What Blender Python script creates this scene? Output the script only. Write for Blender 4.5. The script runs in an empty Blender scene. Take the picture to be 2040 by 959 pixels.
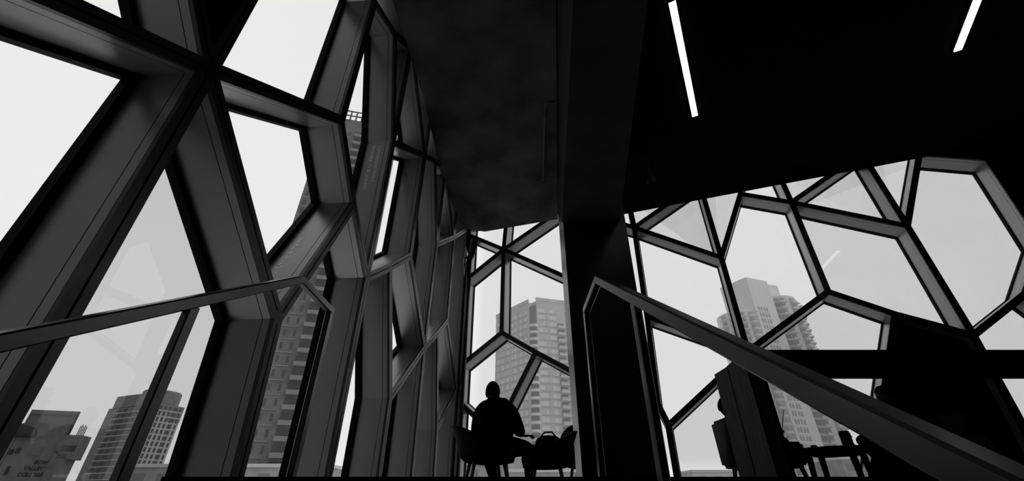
import bpy, bmesh, math, random
from mathutils import Vector, Matrix
R = math.radians
random.seed(7)
scene = bpy.context.scene
COL = scene.collection

# ------------------------------------------------------------------ camera
PITCH = R(31.5); FPX = 846.0; CX, CY = 1020.0, 479.5
cam = bpy.data.cameras.new('camera'); camo = bpy.data.objects.new('camera', cam); COL.objects.link(camo)
cam.sensor_width = 36.0; cam.lens = FPX / 2040.0 * 36.0; cam.clip_start = 0.02; cam.clip_end = 2000
camo.location = (0, 0, 0); camo.rotation_euler = (R(90) + PITCH, 0, 0)
scene.camera = camo
# ------------------------------------------------------------------ light
HAZE = 0.005
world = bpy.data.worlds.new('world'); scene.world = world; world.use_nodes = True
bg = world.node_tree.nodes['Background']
# overcast sky: bright and even, darkened in the unseen south-west to dim left reveals
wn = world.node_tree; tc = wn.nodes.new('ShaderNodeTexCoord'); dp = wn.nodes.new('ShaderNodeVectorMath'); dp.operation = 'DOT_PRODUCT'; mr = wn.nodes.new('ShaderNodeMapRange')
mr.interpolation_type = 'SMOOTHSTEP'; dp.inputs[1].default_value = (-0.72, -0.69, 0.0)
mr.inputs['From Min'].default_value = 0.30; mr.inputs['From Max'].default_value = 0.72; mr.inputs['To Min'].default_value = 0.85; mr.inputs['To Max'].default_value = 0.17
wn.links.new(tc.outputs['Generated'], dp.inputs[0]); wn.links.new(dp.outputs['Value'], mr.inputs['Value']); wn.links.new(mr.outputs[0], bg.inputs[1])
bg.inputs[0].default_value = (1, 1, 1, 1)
scene.view_settings.view_transform = 'Standard'; scene.view_settings.look = 'None'
scene.view_settings.exposure = 0.0; scene.view_settings.gamma = 1.0
scene.view_settings.use_curve_mapping = False

# ------------------------------------------------------------------ measuring helpers (pixel of the photo -> point on a real plane)
SN, CS = math.sin(PITCH), math.cos(PITCH)
def ray(px, py):
    u = px - CX; v = CY - py
    return Vector((u, FPX * CS - v * SN, FPX * SN + v * CS))
def on_z(px, py, z):
    r = ray(px, py); return r * (z / r.z)
def on_y(px, py, y):
    r = ray(px, py); return r * (y / r.y)
A0 = Vector((-0.9824, 8.0, 0.0))                     # the corner where both glass walls meet
_a = R(5.0); DA = Vector((math.sin(_a), math.cos(_a), 0)); NA = Vector((-math.cos(_a), math.sin(_a), 0))   # along, outward
_b = R(19.6); DB = Vector((math.cos(_b), -math.sin(_b), 0)); NB = Vector((math.sin(_b), math.cos(_b), 0))
def uv(px, py, D, N):
    r = ray(px, py); t = A0.dot(N) / r.dot(N); h = r * t - A0
    return (h.dot(D), h.z)
FL = 0.09                                            # landing floor height

# ------------------------------------------------------------------ materials
def mat(name, col, rough=0.6, noise=0.0, nscale=6.0, metal=0.0, emit=0.0, spec=0.5, stretch=None, bump=0.0, detail=6):
    m = bpy.data.materials.new(name); m.use_nodes = True
    nt = m.node_tree; b = nt.nodes['Principled BSDF']
    c = (col, col, col, 1)
    b.inputs['Base Color'].default_value = c; b.inputs['Roughness'].default_value = rough
    b.inputs['Metallic'].default_value = metal; b.inputs['Specular IOR Level'].default_value = spec
    if noise or bump:
        tc = nt.nodes.new('ShaderNodeTexCoord'); n = nt.nodes.new('ShaderNodeTexNoise')
        mp = nt.nodes.new('ShaderNodeMapping')
        nt.links.new(tc.outputs['Object'], mp.inputs[0]); nt.links.new(mp.outputs[0], n.inputs['Vector'])
        if stretch: mp.inputs['Scale'].default_value = stretch
        n.inputs['Scale'].default_value = nscale; n.inputs['Detail'].default_value = detail
        if noise:
            r = nt.nodes.new('ShaderNodeValToRGB')
            r.color_ramp.elements[0].position = 0.3; r.color_ramp.elements[1].position = 0.7
            lo = col * (1 - noise); hi = min(1, col * (1 + noise))
            r.color_ramp.elements[0].color = (lo, lo, lo, 1); r.color_ramp.elements[1].color = (hi, hi, hi, 1)
            nt.links.new(n.outputs['Fac'], r.inputs[0]); nt.links.new(r.outputs[0], b.inputs['Base Color'])
        if bump:
            bp = nt.nodes.new('ShaderNodeBump'); bp.inputs['Strength'].default_value = bump
            nt.links.new(n.outputs['Fac'], bp.inputs['Height']); nt.links.new(bp.outputs[0], b.inputs['Normal'])
    if emit:
        b.inputs['Emission Color'].default_value = (1, 1, 1, 1); b.inputs['Emission Strength'].default_value = emit
    return m
def glass(name, tint, refl=1.0, noise=False, ior=1.33):
    m = bpy.data.materials.new(name); m.use_nodes = True; nt = m.node_tree; nt.nodes.clear()
    out = nt.nodes.new('ShaderNodeOutputMaterial'); mix = nt.nodes.new('ShaderNodeMixShader')
    tr = nt.nodes.new('ShaderNodeBsdfTransparent'); gl = nt.nodes.new('ShaderNodeBsdfGlossy')
    fr = nt.nodes.new('ShaderNodeFresnel'); fr.inputs[0].default_value = ior
    ml = nt.nodes.new('ShaderNodeMath'); ml.operation = 'MULTIPLY'; ml.inputs[1].default_value = refl
    gl.inputs['Roughness'].default_value = 0.02
    s = math.sqrt(tint)                               # the light crosses two faces of the pane
    tr.inputs[0].default_value = (s, s, s, 1)
    if noise:
        tc = nt.nodes.new('ShaderNodeTexCoord'); n = nt.nodes.new('ShaderNodeTexNoise'); n.inputs['Scale'].default_value = 1.1
        r = nt.nodes.new('ShaderNodeValToRGB'); nt.links.new(tc.outputs['Object'], n.inputs['Vector'])
        r.color_ramp.elements[0].color = (s * .975,) * 3 + (1,); r.color_ramp.elements[1].color = (min(1, s * 1.02),) * 3 + (1,)
        nt.links.new(n.outputs['Fac'], r.inputs[0]); nt.links.new(r.outputs[0], tr.inputs[0])
    gm = nt.nodes.new('ShaderNodeNewGeometry'); sb = nt.nodes.new('ShaderNodeMath'); sb.operation = 'SUBTRACT'; sb.inputs[0].default_value = 1.0
    m2 = nt.nodes.new('ShaderNodeMath'); m2.operation = 'MULTIPLY'        # a pane mirrors once, at the face it meets first
    nt.links.new(gm.outputs['Backfacing'], sb.inputs[1]); nt.links.new(fr.outputs[0], ml.inputs[0]); nt.links.new(ml.outputs[0], m2.inputs[0]); nt.links.new(sb.outputs[0], m2.inputs[1]); nt.links.new(m2.outputs[0], mix.inputs[0])
    nt.links.new(tr.outputs[0], mix.inputs[1]); nt.links.new(gl.outputs[0], mix.inputs[2]); nt.links.new(mix.outputs[0], out.inputs[0])
    return m
M = dict(
    frame=mat('anodised_frame', 0.29, 0.32, 0.05, 3.0, metal=0.6, spec=0.7),
    front=mat('mullion_cap', 0.06, 0.36, 0.05, 3.0, metal=0.8, spec=0.6),
    gasket=mat('black_gasket', 0.004, 0.7, spec=0.1),
    groove=mat('shadow_joint', 0.006, 0.8, spec=0.0),
    letters=mat('engraved_letters', 0.9, 0.4, metal=0.5),
    beam=mat('beam_paint', 0.03, 0.85, 0.3, 2.0, spec=0.1),
    concrete=mat('dark_concrete', 0.075, 0.85, 0.5, 1.6, bump=0.15, spec=0.1, detail=12),
    column=mat('column_concrete', 0.028, 0.36, 0.35, 2.5, spec=0.55, bump=0.06),
    black=mat('black_paint', 0.006, 0.9, 0.2, 4.0, spec=0.03),
    floor=mat('dark_floor', 0.006, 0.7, 0.2, 5.0, spec=0.05),
    rail=mat('brushed_handrail', 0.02, 0.28, 0.0, 40.0, metal=0.0, spec=.8),
    wood=mat('dark_oak', 0.05, 0.5, 0.5, 5.0, stretch=(8, 8, .6), spec=0.2),
    steel=mat('painted_steel', 0.09, 0.5, 0.1, 9.0, spec=0.3),
    cloth=mat('dark_cloth', 0.008, 0.95, 0.3, 40.0, spec=0.0),
    skin=mat('skin', 0.05, 0.7, 0.05, 10.0, spec=0.1),
    hair=mat('dark_hair', 0.005, 0.8, 0.3, 60.0, spec=0.05),
    shell=mat('chair_shell', 0.007, 0.7, 0.2, 10.0, spec=0.1),
    lamp=mat('lamp_diffuser', 0.8, 0.5, emit=3.0),
    clear=glass('clear_glass', 0.99, 0.4, ior=1.25),
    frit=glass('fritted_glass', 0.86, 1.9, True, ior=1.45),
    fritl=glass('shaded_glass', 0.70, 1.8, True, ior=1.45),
    ground=mat('snowy_ground', 0.5, 0.9, 0.3, 0.05),
)

# ------------------------------------------------------------------ mesh helpers
def tagp(o, label=None, cat=None, group=None, kind=None):
    if label: o['label'] = label
    if cat: o['category'] = cat
    if group: o['group'] = group
    if kind: o['kind'] = kind
    return o
def empty(name, loc):
    o = bpy.data.objects.new(name, None); COL.objects.link(o); o.location = loc; o.empty_display_size = 0.1
    return o
def wloc(p):
    v = Vector((0, 0, 0))
    while p is not None:
        v += p.location; p = p.parent
    return v
def obj(name, bm, m, parent=None, smooth=False):
    if parent is None:
        vs = [v.co for v in bm.verts]
        o0 = Vector(((min(v.x for v in vs) + max(v.x for v in vs)) / 2, (min(v.y for v in vs) + max(v.y for v in vs)) / 2, min(v.z for v in vs)))
    else:
        o0 = wloc(parent)
    bmesh.ops.recalc_face_normals(bm, faces=bm.faces[:])
    if parent is None:
        bmesh.ops.translate(bm, verts=bm.verts[:], vec=-o0); loc = o0
    else:
        vs = [v.co for v in bm.verts]; c = sum(vs, Vector()) / max(1, len(vs))
        bmesh.ops.translate(bm, verts=bm.verts[:], vec=-c); loc = c - o0
    me = bpy.data.meshes.new(name); bm.to_mesh(me); bm.free()
    if smooth:
        for p in me.polygons: p.use_smooth = True
    for mm in (m if isinstance(m, (list, tuple)) else [m]): me.materials.append(mm)
    o = bpy.data.objects.new(name, me); COL.objects.link(o); o.location = loc
    if parent is not None: o.parent = parent
    return o
def box(bm, lo, hi, mi=0):
    x0, y0, z0 = lo; x1, y1, z1 = hi
    vs = [bm.verts.new(p) for p in ((x0,y0,z0),(x1,y0,z0),(x1,y1,z0),(x0,y1,z0),(x0,y0,z1),(x1,y0,z1),(x1,y1,z1),(x0,y1,z1))]
    for f in ((0,3,2,1),(4,5,6,7),(0,1,5,4),(1,2,6,5),(2,3,7,6),(3,0,4,7)):
        bm.faces.new([vs[i] for i in f]).material_index = mi
def obox(bm, o, ax, ay, az, mi=0):
    """box from corner-centre o spanning the three vectors ax, ay, az (full lengths, centred on ax, ay; az from 0 to az)"""
    vs = [bm.verts.new(o + ax * i + ay * j + az * k) for k in (0, 1) for (i, j) in ((-.5,-.5),(.5,-.5),(.5,.5),(-.5,.5))]
    for f in ((0,3,2,1),(4,5,6,7),(0,1,5,4),(1,2,6,5),(2,3,7,6),(3,0,4,7)):
        bm.faces.new([vs[i] for i in f]).material_index = mi
def prism(bm, pts, ext, mi=0):
    """polygon (3D points) extruded by vector"""
    a = [bm.verts.new(p) for p in pts]; b_ = [bm.verts.new(p + ext) for p in pts]
    n = len(pts)
    fs = [bm.faces.new(a), bm.faces.new(b_[::-1])]
    for i in range(n): fs.append(bm.faces.new([a[i], b_[i], b_[(i + 1) % n], a[(i + 1) % n]]))
    for f in fs: f.material_index = mi
def tube(bm, pts, r, n=12, cap=True, radii=None):
    rings = []
    for i, p in enumerate(pts):
        d = (pts[min(i + 1, len(pts) - 1)] - pts[max(i - 1, 0)]).normalized()
        a = d.orthogonal().normalized() if i == 0 else (prev - d * prev.dot(d)).normalized()
        prev = a; c = d.cross(a); rr = radii[i] if radii else r
        rings.append([bm.verts.new(p + (a * math.cos(t) + c * math.sin(t)) * rr) for t in [2 * math.pi * k / n for k in range(n)]])
    for q in range(len(rings) - 1):
        for k in range(n): bm.faces.new([rings[q][k], rings[q][(k + 1) % n], rings[q + 1][(k + 1) % n], rings[q + 1][k]])
    if cap: bm.faces.new(rings[0][::-1]); bm.faces.new(rings[-1])
def lathe(bm, c, prof, n=24):
    rings = [[bm.verts.new(c + Vector((r * math.cos(2*math.pi*k/n), r * math.sin(2*math.pi*k/n), z))) for k in range(n)] for r, z in prof]
    for q in range(len(rings) - 1):
        for k in range(n): bm.faces.new([rings[q][k], rings[q][(k+1)%n], rings[q+1][(k+1)%n], rings[q+1][k]])
    bm.faces.new(rings[0][::-1]); bm.faces.new(rings[-1])
def sweep(bm, pts, w, h, up=Vector((0, 0, 1)), bev=0.0):
    """rectangular bar swept along points with mitred corners: w across, h in the plane of the path"""
    side = None; rings = []
    d0 = (pts[1] - pts[0]).normalized()
    side = Vector((1, 0, 0))
    for i, p in enumerate(pts):
        if 0 < i < len(pts) - 1:
            a = (p - pts[i - 1]).normalized(); b_ = (pts[i + 1] - p).normalized(); t = (a + b_).normalized()
            k = 1 / max(.3, t.dot(a))
        else:
            t = (pts[min(i + 1, len(pts) - 1)] - pts[max(i - 1, 0)]).normalized(); k = 1
        n_ = side.cross(t).normalized() * k
        c = bev
        if c:
            prof = [(-w/2+c,-h/2),(w/2-c,-h/2),(w/2,-h/2+c),(w/2,h/2-c),(w/2-c,h/2),(-w/2+c,h/2),(-w/2,h/2-c),(-w/2,-h/2+c)]
        else:
            prof = [(-w/2,-h/2),(w/2,-h/2),(w/2,h/2),(-w/2,h/2)]
        rings.append([bm.verts.new(p + side * q[0] + n_ * q[1]) for q in prof])
    n = len(rings[0])
    for q in range(len(rings) - 1):
        for k in range(n): bm.faces.new([rings[q][k], rings[q][(k+1)%n], rings[q+1][(k+1)%n], rings[q+1][k]])
    bm.faces.new(rings[0][::-1]); bm.faces.new(rings[-1])
NBM = bmesh.new

# ------------------------------------------------------------------ the two glass walls
def lattice(D, N, nodes, edges, bounds):
    """nodes: name -> photo pixel on the wall's inner plane; edges end in a node or run on through a pixel to a boundary"""
    u0, u1, v0, v1 = bounds
    P = {k: Vector(uv(p[0], p[1], D, N)) for k, p in nodes.items()}
    E = []; bnd = {'L': [], 'R': [], 'T': [], 'B': []}; cnt = 0
    for a, b_, *rest in edges:
        if isinstance(b_, str): E.append((a, b_)); continue
        q = Vector(uv(b_[0], b_[1], D, N)); d = q - P[a]
        side = rest[0]; best = None
        for s in ('LRTB' if side == '*' else side):
            t = {'L': (u0 - P[a].x) / d.x if d.x else -1, 'R': (u1 - P[a].x) / d.x if d.x else -1, 'T': (v1 - P[a].y) / d.y if d.y else -1, 'B': (v0 - P[a].y) / d.y if d.y else -1}[s]
            if t > 0 and (best is None or t < best[0]): best = (t, s)
        nm = 'z%d' % cnt; cnt += 1; P[nm] = P[a] + d * best[0]; bnd[best[1]].append(nm); E.append((a, nm))
    inner = list(E)
    P['cLB'] = Vector((u0, v0)); P['cRB'] = Vector((u1, v0)); P['cLT'] = Vector((u0, v1)); P['cRT'] = Vector((u1, v1))
    def chain(a, b_, lst, key):
        L = [a] + sorted(lst, key=key) + [b_]
        for i in range(len(L) - 1): E.append((L[i], L[i + 1]))
    chain('cLB', 'cRB', bnd['B'], lambda k: P[k].x); chain('cLT', 'cRT', bnd['T'], lambda k: P[k].x)
    chain('cLB', 'cLT', bnd['L'], lambda k: P[k].y); chain('cRB', 'cRT', bnd['R'], lambda k: P[k].y)
    # faces of the planar graph
    adj = {}
    for a, b_ in E: adj.setdefault(a, []).append(b_); adj.setdefault(b_, []).append(a)
    for k in adj: adj[k].sort(key=lambda q: math.atan2(P[q].y - P[k].y, P[q].x - P[k].x))
    seen = set(); faces = []
    for a in adj:
        for b_ in adj[a]:
            if (a, b_) in seen: continue
            f = []; x, y = a, b_
            while (x, y) not in seen:
                seen.add((x, y)); f.append(x); L = adj[y]; z = L[(L.index(x) - 1) % len(L)]; x, y = y, z
            area = sum(P[f[i]].x * P[f[(i+1) % len(f)]].y - P[f[(i+1) % len(f)]].x * P[f[i]].y for i in range(len(f))) / 2
            if area > 0.0005: faces.append(f)
    return P, inner, E, faces
def inside(poly, p):
    c = False; j = len(poly) - 1
    for i in range(len(poly)):
        a, b_ = poly[i], poly[j]
        if (a.y > p.y) != (b_.y > p.y) and p.x < (b_.x - a.x) * (p.y - a.y) / (b_.y - a.y) + a.x: c = not c
        j = i
    return c
W2 = 0.043; DEP = 0.31
def build_wall(wall, D, N, P, inner, E, faces, tints, bar=.07):
    def pt(v, off): return A0 + D * v.x + Vector((0, 0, v.y)) + N * off
    for (a, b_) in E:
        edge = (a, b_) not in inner
        p, q = P[a], P[b_]; d = (q - p)
        L = d.length
        if L < 0.01: continue
        d /= L; n = Vector((-d.y, d.x)); D3 = D * d.x + Vector((0, 0, d.y)); N3 = D * n.x + Vector((0, 0, n.y))
        bm = NBM()
        # fin: two cap strips with a dark joint between, reveal boards with a fine joint behind the cap
        o = pt(p, 0.0)
        for s in (-1, 1):
            obox(bm, o + N3 * (s * (W2 / 2 + .0025)) + N * 0.011, N3 * (W2 - .005), N * 0.022, D3 * L, 1)
            obox(bm, o + N3 * (s * (W2 - .009)) + N * 0.049, N3 * .018, N * 0.048, D3 * L, 0)
            obox(bm, o + N3 * (s * (W2 - .009)) + N * (0.078 + DEP) / 2, N3 * .018, N * (DEP - 0.078), D3 * L, 0)
        obox(bm, o + N * (0.012 + DEP) / 2, N3 * (2 * W2 - .022), N * (DEP - 0.012), D3 * L, 2)
        mo = obj('mullion', bm, [M['frame'], M['front'], M['groove']], wall)
        bm = NBM(); obox(bm, o + N * (DEP + .022), N3 * (2 * W2 + bar), N * 0.055, D3 * L, 0)
        obj('glazing_bar', bm, M['gasket'], mo)
    for k in P:
        if k[0] in 'cz': continue
        bm = NBM()
        ring = [P[k] + Vector((math.cos(2*math.pi*i/12), math.sin(2*math.pi*i/12))) * W2 for i in range(12)]
        prism(bm, [pt(v, 0.001) for v in ring], N * 0.020)
        obj('joint_cap', bm, M['front'], wall)
    for f in faces:
        poly = [P[k] for k in f]
        kind = 'clear'
        for t, pxs in tints.items():
            for px in pxs:
                if inside(poly, Vector(uv(px[0], px[1], D, N))): kind = t
        WIN[0] += 1
        w = empty('window_%d' % WIN[0], pt(sum(poly, Vector((0, 0))) / len(poly), DEP)); tagp(w, kind='structure')
        bm = NBM()
        if kind == 'panel':
            prism(bm, [pt(v, DEP - .15) for v in poly], N * 0.10); obj('infill_panel', bm, M['black'], w)
        else:
            prism(bm, [pt(v, DEP + .012) for v in poly], N * 0.012); obj('pane', bm, M[kind], w)
WIN = [0]
an = dict(a1=(421,137), a2=(556,633), a3=(707,408), a4=(682,240), a5=(733,553), a6=(748,4), a7=(789,68), a8=(785,284), a10=(848,311),
          a17=(868,322), a16=(872,487), a18=(906,473), a15=(892,640), a19=(873,664), a12=(847,693), a11=(819,510), a14=(779,532),
          a13=(779,793), a20=(872,855), a21=(672.8, -306.9))
ae = [('a1','a2'), ('a1','a4'), ('a1',(222,480),'*'), ('a1',(116,0),'*'), ('a1',(396,0),'*'), ('a1','a21'), ('a21',(688.8, -334.2),'T'),
      ('a2','a3'), ('a2',(478,945),'*'), ('a3','a4'), ('a3','a5'), ('a4','a6'), ('a6','a21'), ('a6','a7'), ('a7',(800,78),'T'), ('a7','a8'),
      ('a8','a5'), ('a8',(801,200),'T'), ('a8','a10'), ('a10','a17'), ('a10',(835,200),'T'), ('a10',(856,258),'T'), ('a10','a11'),
      ('a17',(876,327),'*'), ('a17','a16'), ('a16',(887,352),'T'), ('a16','a18'), ('a18',(892,378),'T'), ('a18',(910,423),'T'), ('a18',(923,462),'R'),
      ('a18','a15'), ('a15',(903,720),'R'), ('a15','a19'), ('a19','a12'), ('a12','a16'), ('a12','a11'), ('a11','a14'), ('a14','a5'), ('a14','a13'),
      ('a12','a13'), ('a13',(758,945),'B'), ('a12',(822,955),'B'), ('a19','a20'), ('a20',(866,955),'B'), ('a20',(897,805),'R'), ('a5',(657,950),'B')]
wall_left = empty('wall_left', A0 + DA * -4 + Vector((0, 0, -1.2))); tagp(wall_left, kind='structure')
P, inn, E_, F_ = lattice(DA, NA, an, ae, (-8.6, -0.02, -1.2, 5.4))
PA = P
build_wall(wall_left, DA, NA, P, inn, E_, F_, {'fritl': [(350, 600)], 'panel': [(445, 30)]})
bn = dict(b1=(1003,497), b2=(999,663), b3=(1067,702), b4=(985,866), bX=(1195,582), bY=(1190,768), b5=(1263,453), b6=(1437,513), b7=(1289,631),
          b8=(1490,700), b9=(1650,581), b10=(1332,848), b11=(1311,806), b12=(1475,386), b13=(1577,403), b14=(1808,450), b15=(1940,668),
          b16=(2044,585), b20=(2078,480), b17=(1784,626), b18=(1968,316), b19=(1832,306))
be = [('b1',(1007,455),'T'), ('b1',(1090,437),'T'), ('b1','bX'), ('bX','bY'), ('bY',(1197,955),'B'), ('b1','b2'), ('b1',(921,563),'L'), ('b1',(938,470),'L'),
      ('b2',(912,733),'L'), ('b2','b3'), ('b3','b4'), ('b3','bY'), ('b4',(907,795),'L'), ('b4',(993,955),'B'),
      ('b5',(1258,430),'T'), ('b5',(1315,417),'T'), ('b5',(1240,446),'*'), ('b5','b6'), ('b5','b7'), ('b6',(1404,400),'T'), ('b6','b12'), ('b6','b8'),
      ('b12',(1479,372),'T'), ('b12','b13'), ('b13',(1562,370),'T'), ('b13',(1650,352),'T'), ('b13','b14'), ('b13','b9'), ('b14',(1737,337),'T'),
      ('b14','b19'), ('b14','b15'), ('b19',(1835,290),'T'), ('b19','b18'), ('b18','b20'), ('b20','b16'), ('b20',(2160,500),'R'), ('b15','b16'), ('b15',(2030,833),'*'), ('b16',(2100,625),'*'),
      ('b9','b8'), ('b9','b17'), ('b17','b15'), ('b17',(1764,770),'B'), ('b8','b7'), ('b8','b10'), ('b10',(1349,950),'B'), ('b10','b11'), ('b11','b7')]
wall_back = empty('wall_back', A0 + DB * 5 + Vector((0, 0, -1.2))); tagp(wall_back, kind='structure')
P, inn, E_, F_ = lattice(DB, NB, bn, be, (0.02, 10.5, -1.2, 5.4))
build_wall(wall_back, DB, NB, P, inn, E_, F_, {'frit': [(1350, 440), (1440, 425), (1700, 500), (1900, 450), (1680, 650), (1590, 372), (1990, 655), (2030, 750), (1900, 420)],
           'panel': [(1850, 680), (2025, 330), (1900, 298)]}, .026)

# engraved dedications on two of the reveals
def lettering(name, text, size, origin, xdir, ydir, parent, bold=0.0):
    cu = bpy.data.curves.new(name, 'FONT'); cu.offset = bold; cu.body = text; cu.size = size; cu.extrude = 0.0006
    o = bpy.data.objects.new(name, cu); COL.objects.link(o)
    z = xdir.cross(ydir).normalized()
    mtx = Matrix.Identity(4)
    for i in range(3): mtx[i][0] = xdir[i]; mtx[i][1] = ydir[i]; mtx[i][2] = z[i]; mtx[i][3] = origin[i]
    dg = bpy.context.evaluated_depsgraph_get(); me = bpy.data.meshes.new_from_object(o.evaluated_get(dg))
    bpy.data.objects.remove(o)
    me.transform(mtx); 
    o0 = wloc(parent); me.transform(Matrix.Translation(-o0))
    me.materials.clear(); me.materials.append(M['letters'])
    o = bpy.data.objects.new(name, me); COL.objects.link(o); o.parent = parent
    return o
def pA(v, off): return A0 + DA * v.x + Vector((0, 0, v.y)) + NA * off
p, q = PA['a2'], PA['a3']; d = (q - p).normalized(); n = Vector((-d.y, d.x)); n = n if n.y > 0 else -n
X = DA * d.x + Vector((0, 0, d.y)); Nn = DA * n.x + Vector((0, 0, n.y))
lettering('engraving', 'COLIN, CYNE & MARK', 0.062, pA(p + d * 0.16 * (q - p).length, 0.20) + Nn * (W2 + .0008), X, NA, wall_left)
p, q = PA['a8'], PA['a5']; d = (q - p).normalized(); n = Vector((-d.y, d.x)); n = n if n.x < 0 else -n
X = DA * d.x + Vector((0, 0, d.y)); Nn = DA * n.x + Vector((0, 0, n.y))
lettering('engraving', 'TOM MEAGHER FAMILY', 0.05, pA(p + d * 0.08, 0.155) + Nn * (W2 + .0008), X, -NA, wall_left)
lettering('engraving', 'REMEMBER TO BE VIGILANT', 0.05, pA(p + d * 0.08, 0.225) + Nn * (W2 + .0008), X, -NA, wall_left)

# ------------------------------------------------------------------ room shell
bm = NBM(); prism(bm, [Vector((x, y, -0.22)) for x, y in ((-1.55,2.15),(9.5,2.15),(9.5,4.25),(-0.9,7.9),(-1.0,7.85),(-1.49,2.3))], Vector((0,0,.31)))
tagp(obj('floor', bm, M['floor']), kind='structure')
bm = NBM(); box(bm, (-2.4, -4.2, -3.3), (11, 2.14, -3.2)); tagp(obj('floor', bm, M['floor']), kind='structure')
bm = NBM(); box(bm, (-2.6, -4.4, -3.3), (11, -4.2, 5.6)); tagp(obj('wall_front', bm, M['black']), kind='structure')
bm = NBM(); box(bm, (9.6, -4.2, -3.3), (9.8, 4.2, 5.6)); tagp(obj('wall_right', bm, M['black']), kind='structure')
bm = NBM(); prism(bm, [A0 + DA * u + Vector((0, 0, -3.3)) for u in (-13, -8.65)] + [A0 + DA * u + NA * .3 + Vector((0, 0, -3.3)) for u in (-8.65, -13)], Vector((0, 0, 8.9)))
tagp(obj('wall_left', bm, M['black']), kind='structure')
bm = NBM()
prism(bm, [A0 + DA * u + Vector((0, 0, -3.3)) for u in (-8.65, 0)] + [A0 + DA * u + NA * .3 + Vector((0, 0, -3.3)) for u in (0, -8.65)], Vector((0, 0, 2.05)))
prism(bm, [A0 + DB * u + Vector((0, 0, -3.3)) for u in (0, 10.6)] + [A0 + DB * u + NB * .3 + Vector((0, 0, -3.3)) for u in (10.6, 0)], Vector((0, 0, 2.05)))
tagp(obj('baseboard_facade', bm, M['black']), kind='structure')
H = 4.8
# the concrete soffit by the left glass wall
sp = [on_z(770, -40, H), on_z(783, 0, H), on_z(845, 200, H), on_z(880, 350, H), on_z(912, 440, H), on_z(935, 457, H), on_z(965, 462, H), on_z(1112, 437, H)]
fx = lambda y: 0.24 + 0.096 * y
sp[-1].x = fx(sp[-1].y)
sp = [Vector((-1.62, -4.1, H))] + sp + [Vector((fx(-4.1), -4.1, H))]
bm = NBM(); prism(bm, sp, Vector((0, 0, .6))); so = obj('ceiling', bm, M['concrete']); tagp(so, kind='structure')
# dark ceiling over the lounge, up to the back glass wall
B_ = lambda u: A0 + DB * u + Vector((0, 0, H)) - NB * 0.02
e0 = B_((fx(7.2) - A0.x) / DB.x + .1); e1 = B_(10.6)
bm = NBM(); prism(bm, [Vector((fx(-4.1) + .01, -4.1, H)), Vector((9.6, -4.1, H)), Vector((9.6, e1.y, H)), e1, B_(2.95), Vector((1.72, 6.9, H)), Vector((fx(6.9) + .01, 6.9, H))], Vector((0, 0, .6)))
tagp(obj('ceiling', bm, M['black']), kind='structure')
# roof deck above both, so no sky leaks in above the slabs
bm = NBM(); prism(bm, [A0 + DA * -13 + NA * .2 + Vector((0, 0, 5.46)), A0 + NA * .2 + NB * .25 + Vector((0, 0, 5.46)), A0 + DB * 11.3 + NB * .25 + Vector((0, 0, 5.46)), Vector((11, -4.4, 5.46))], Vector((0, 0, .2))); tagp(obj('ceiling', bm, M['black']), kind='structure')
# dropped beam between soffit and lounge ceiling, its underside rising towards the column
bm = NBM()
def beam_pts(off, w):
    return [Vector((fx(1.0) + off, 1.0, 2.75)), Vector((fx(1.0) + off, 1.0, H - .002)), Vector((fx(6.3) + off, 6.35, H - .002)), Vector((fx(6.3) + off, 6.35, 4.18)), Vector((fx(5.45) + off, 5.5, 3.72))]
a = beam_pts(.02, 0); b_ = beam_pts(.92, 0)
b_[0].x = .80; b_[1].x = .80; b_[2].x = 1.72; b_[3].x = 1.72; b_[4].x = 1.68
va = [bm.verts.new(p) for p in a]; vb = [bm.verts.new(p) for p in b_]
bm.faces.new(va); bm.faces.new(vb[::-1])
for i in range(5): bm.faces.new([va[i], vb[i], vb[(i+1)%5], va[(i+1)%5]])
tagp(obj('ceiling_beam', bm, M['beam']), kind='structure')
# concrete blade column
bm = NBM(); box(bm, (.80, 5.5, FL), (1.775, 6.05, H))
bmesh.ops.bevel(bm, geom=[e for e in bm.edges if abs(e.verts[0].co.z - e.verts[1].co.z) > 1], offset=.012, segments=2, affect='EDGES')
tagp(obj('column', bm, M['column']), kind='structure')

# corner post with its head plate
cp = empty('corner_post', A0 + Vector((.07, -.12, FL)))
tagp(cp, 'slim dark steel post standing in the corner where the two glass walls meet', 'post')
bm = NBM(); c0 = A0 + Vector((.085, -.14, 0)); c0.z = FL
tube(bm, [c0, c0 + Vector((0, 0, 4.30))], .055, 16); obj('shaft', bm, M['front'], cp, True)
bm = NBM(); t0 = c0 + Vector((0, 0, 4.28)); tube(bm, [t0, t0 + Vector((.05, -.02, .10)), t0 + Vector((.10, -.03, .42))], .065, 12); obj('elbow', bm, M['steel'], cp, True)
bm = NBM()
pl = [Vector((-.02, -.05, 3.98)), Vector((-.01, -.10, 4.28)), Vector((.03, -.10, 4.50)), Vector((.0, -.48, 4.50)), Vector((-.03, -.42, 4.15))]
prism(bm, [A0 + p + Vector((0, 0, 0)) for p in pl], Vector((.02, 0, 0))); pt_ = obj('head_plate', bm, M['frame'], cp)
for dy, dz in ((-.2, 4.2), (-.33, 4.28), (-.2, 4.36)):
    bm = NBM(); tube(bm, [A0 + Vector((.01, dy, dz)), A0 + Vector((.045, dy, dz))], .014, 8); obj('bolt', bm, M['front'], pt_)

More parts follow.
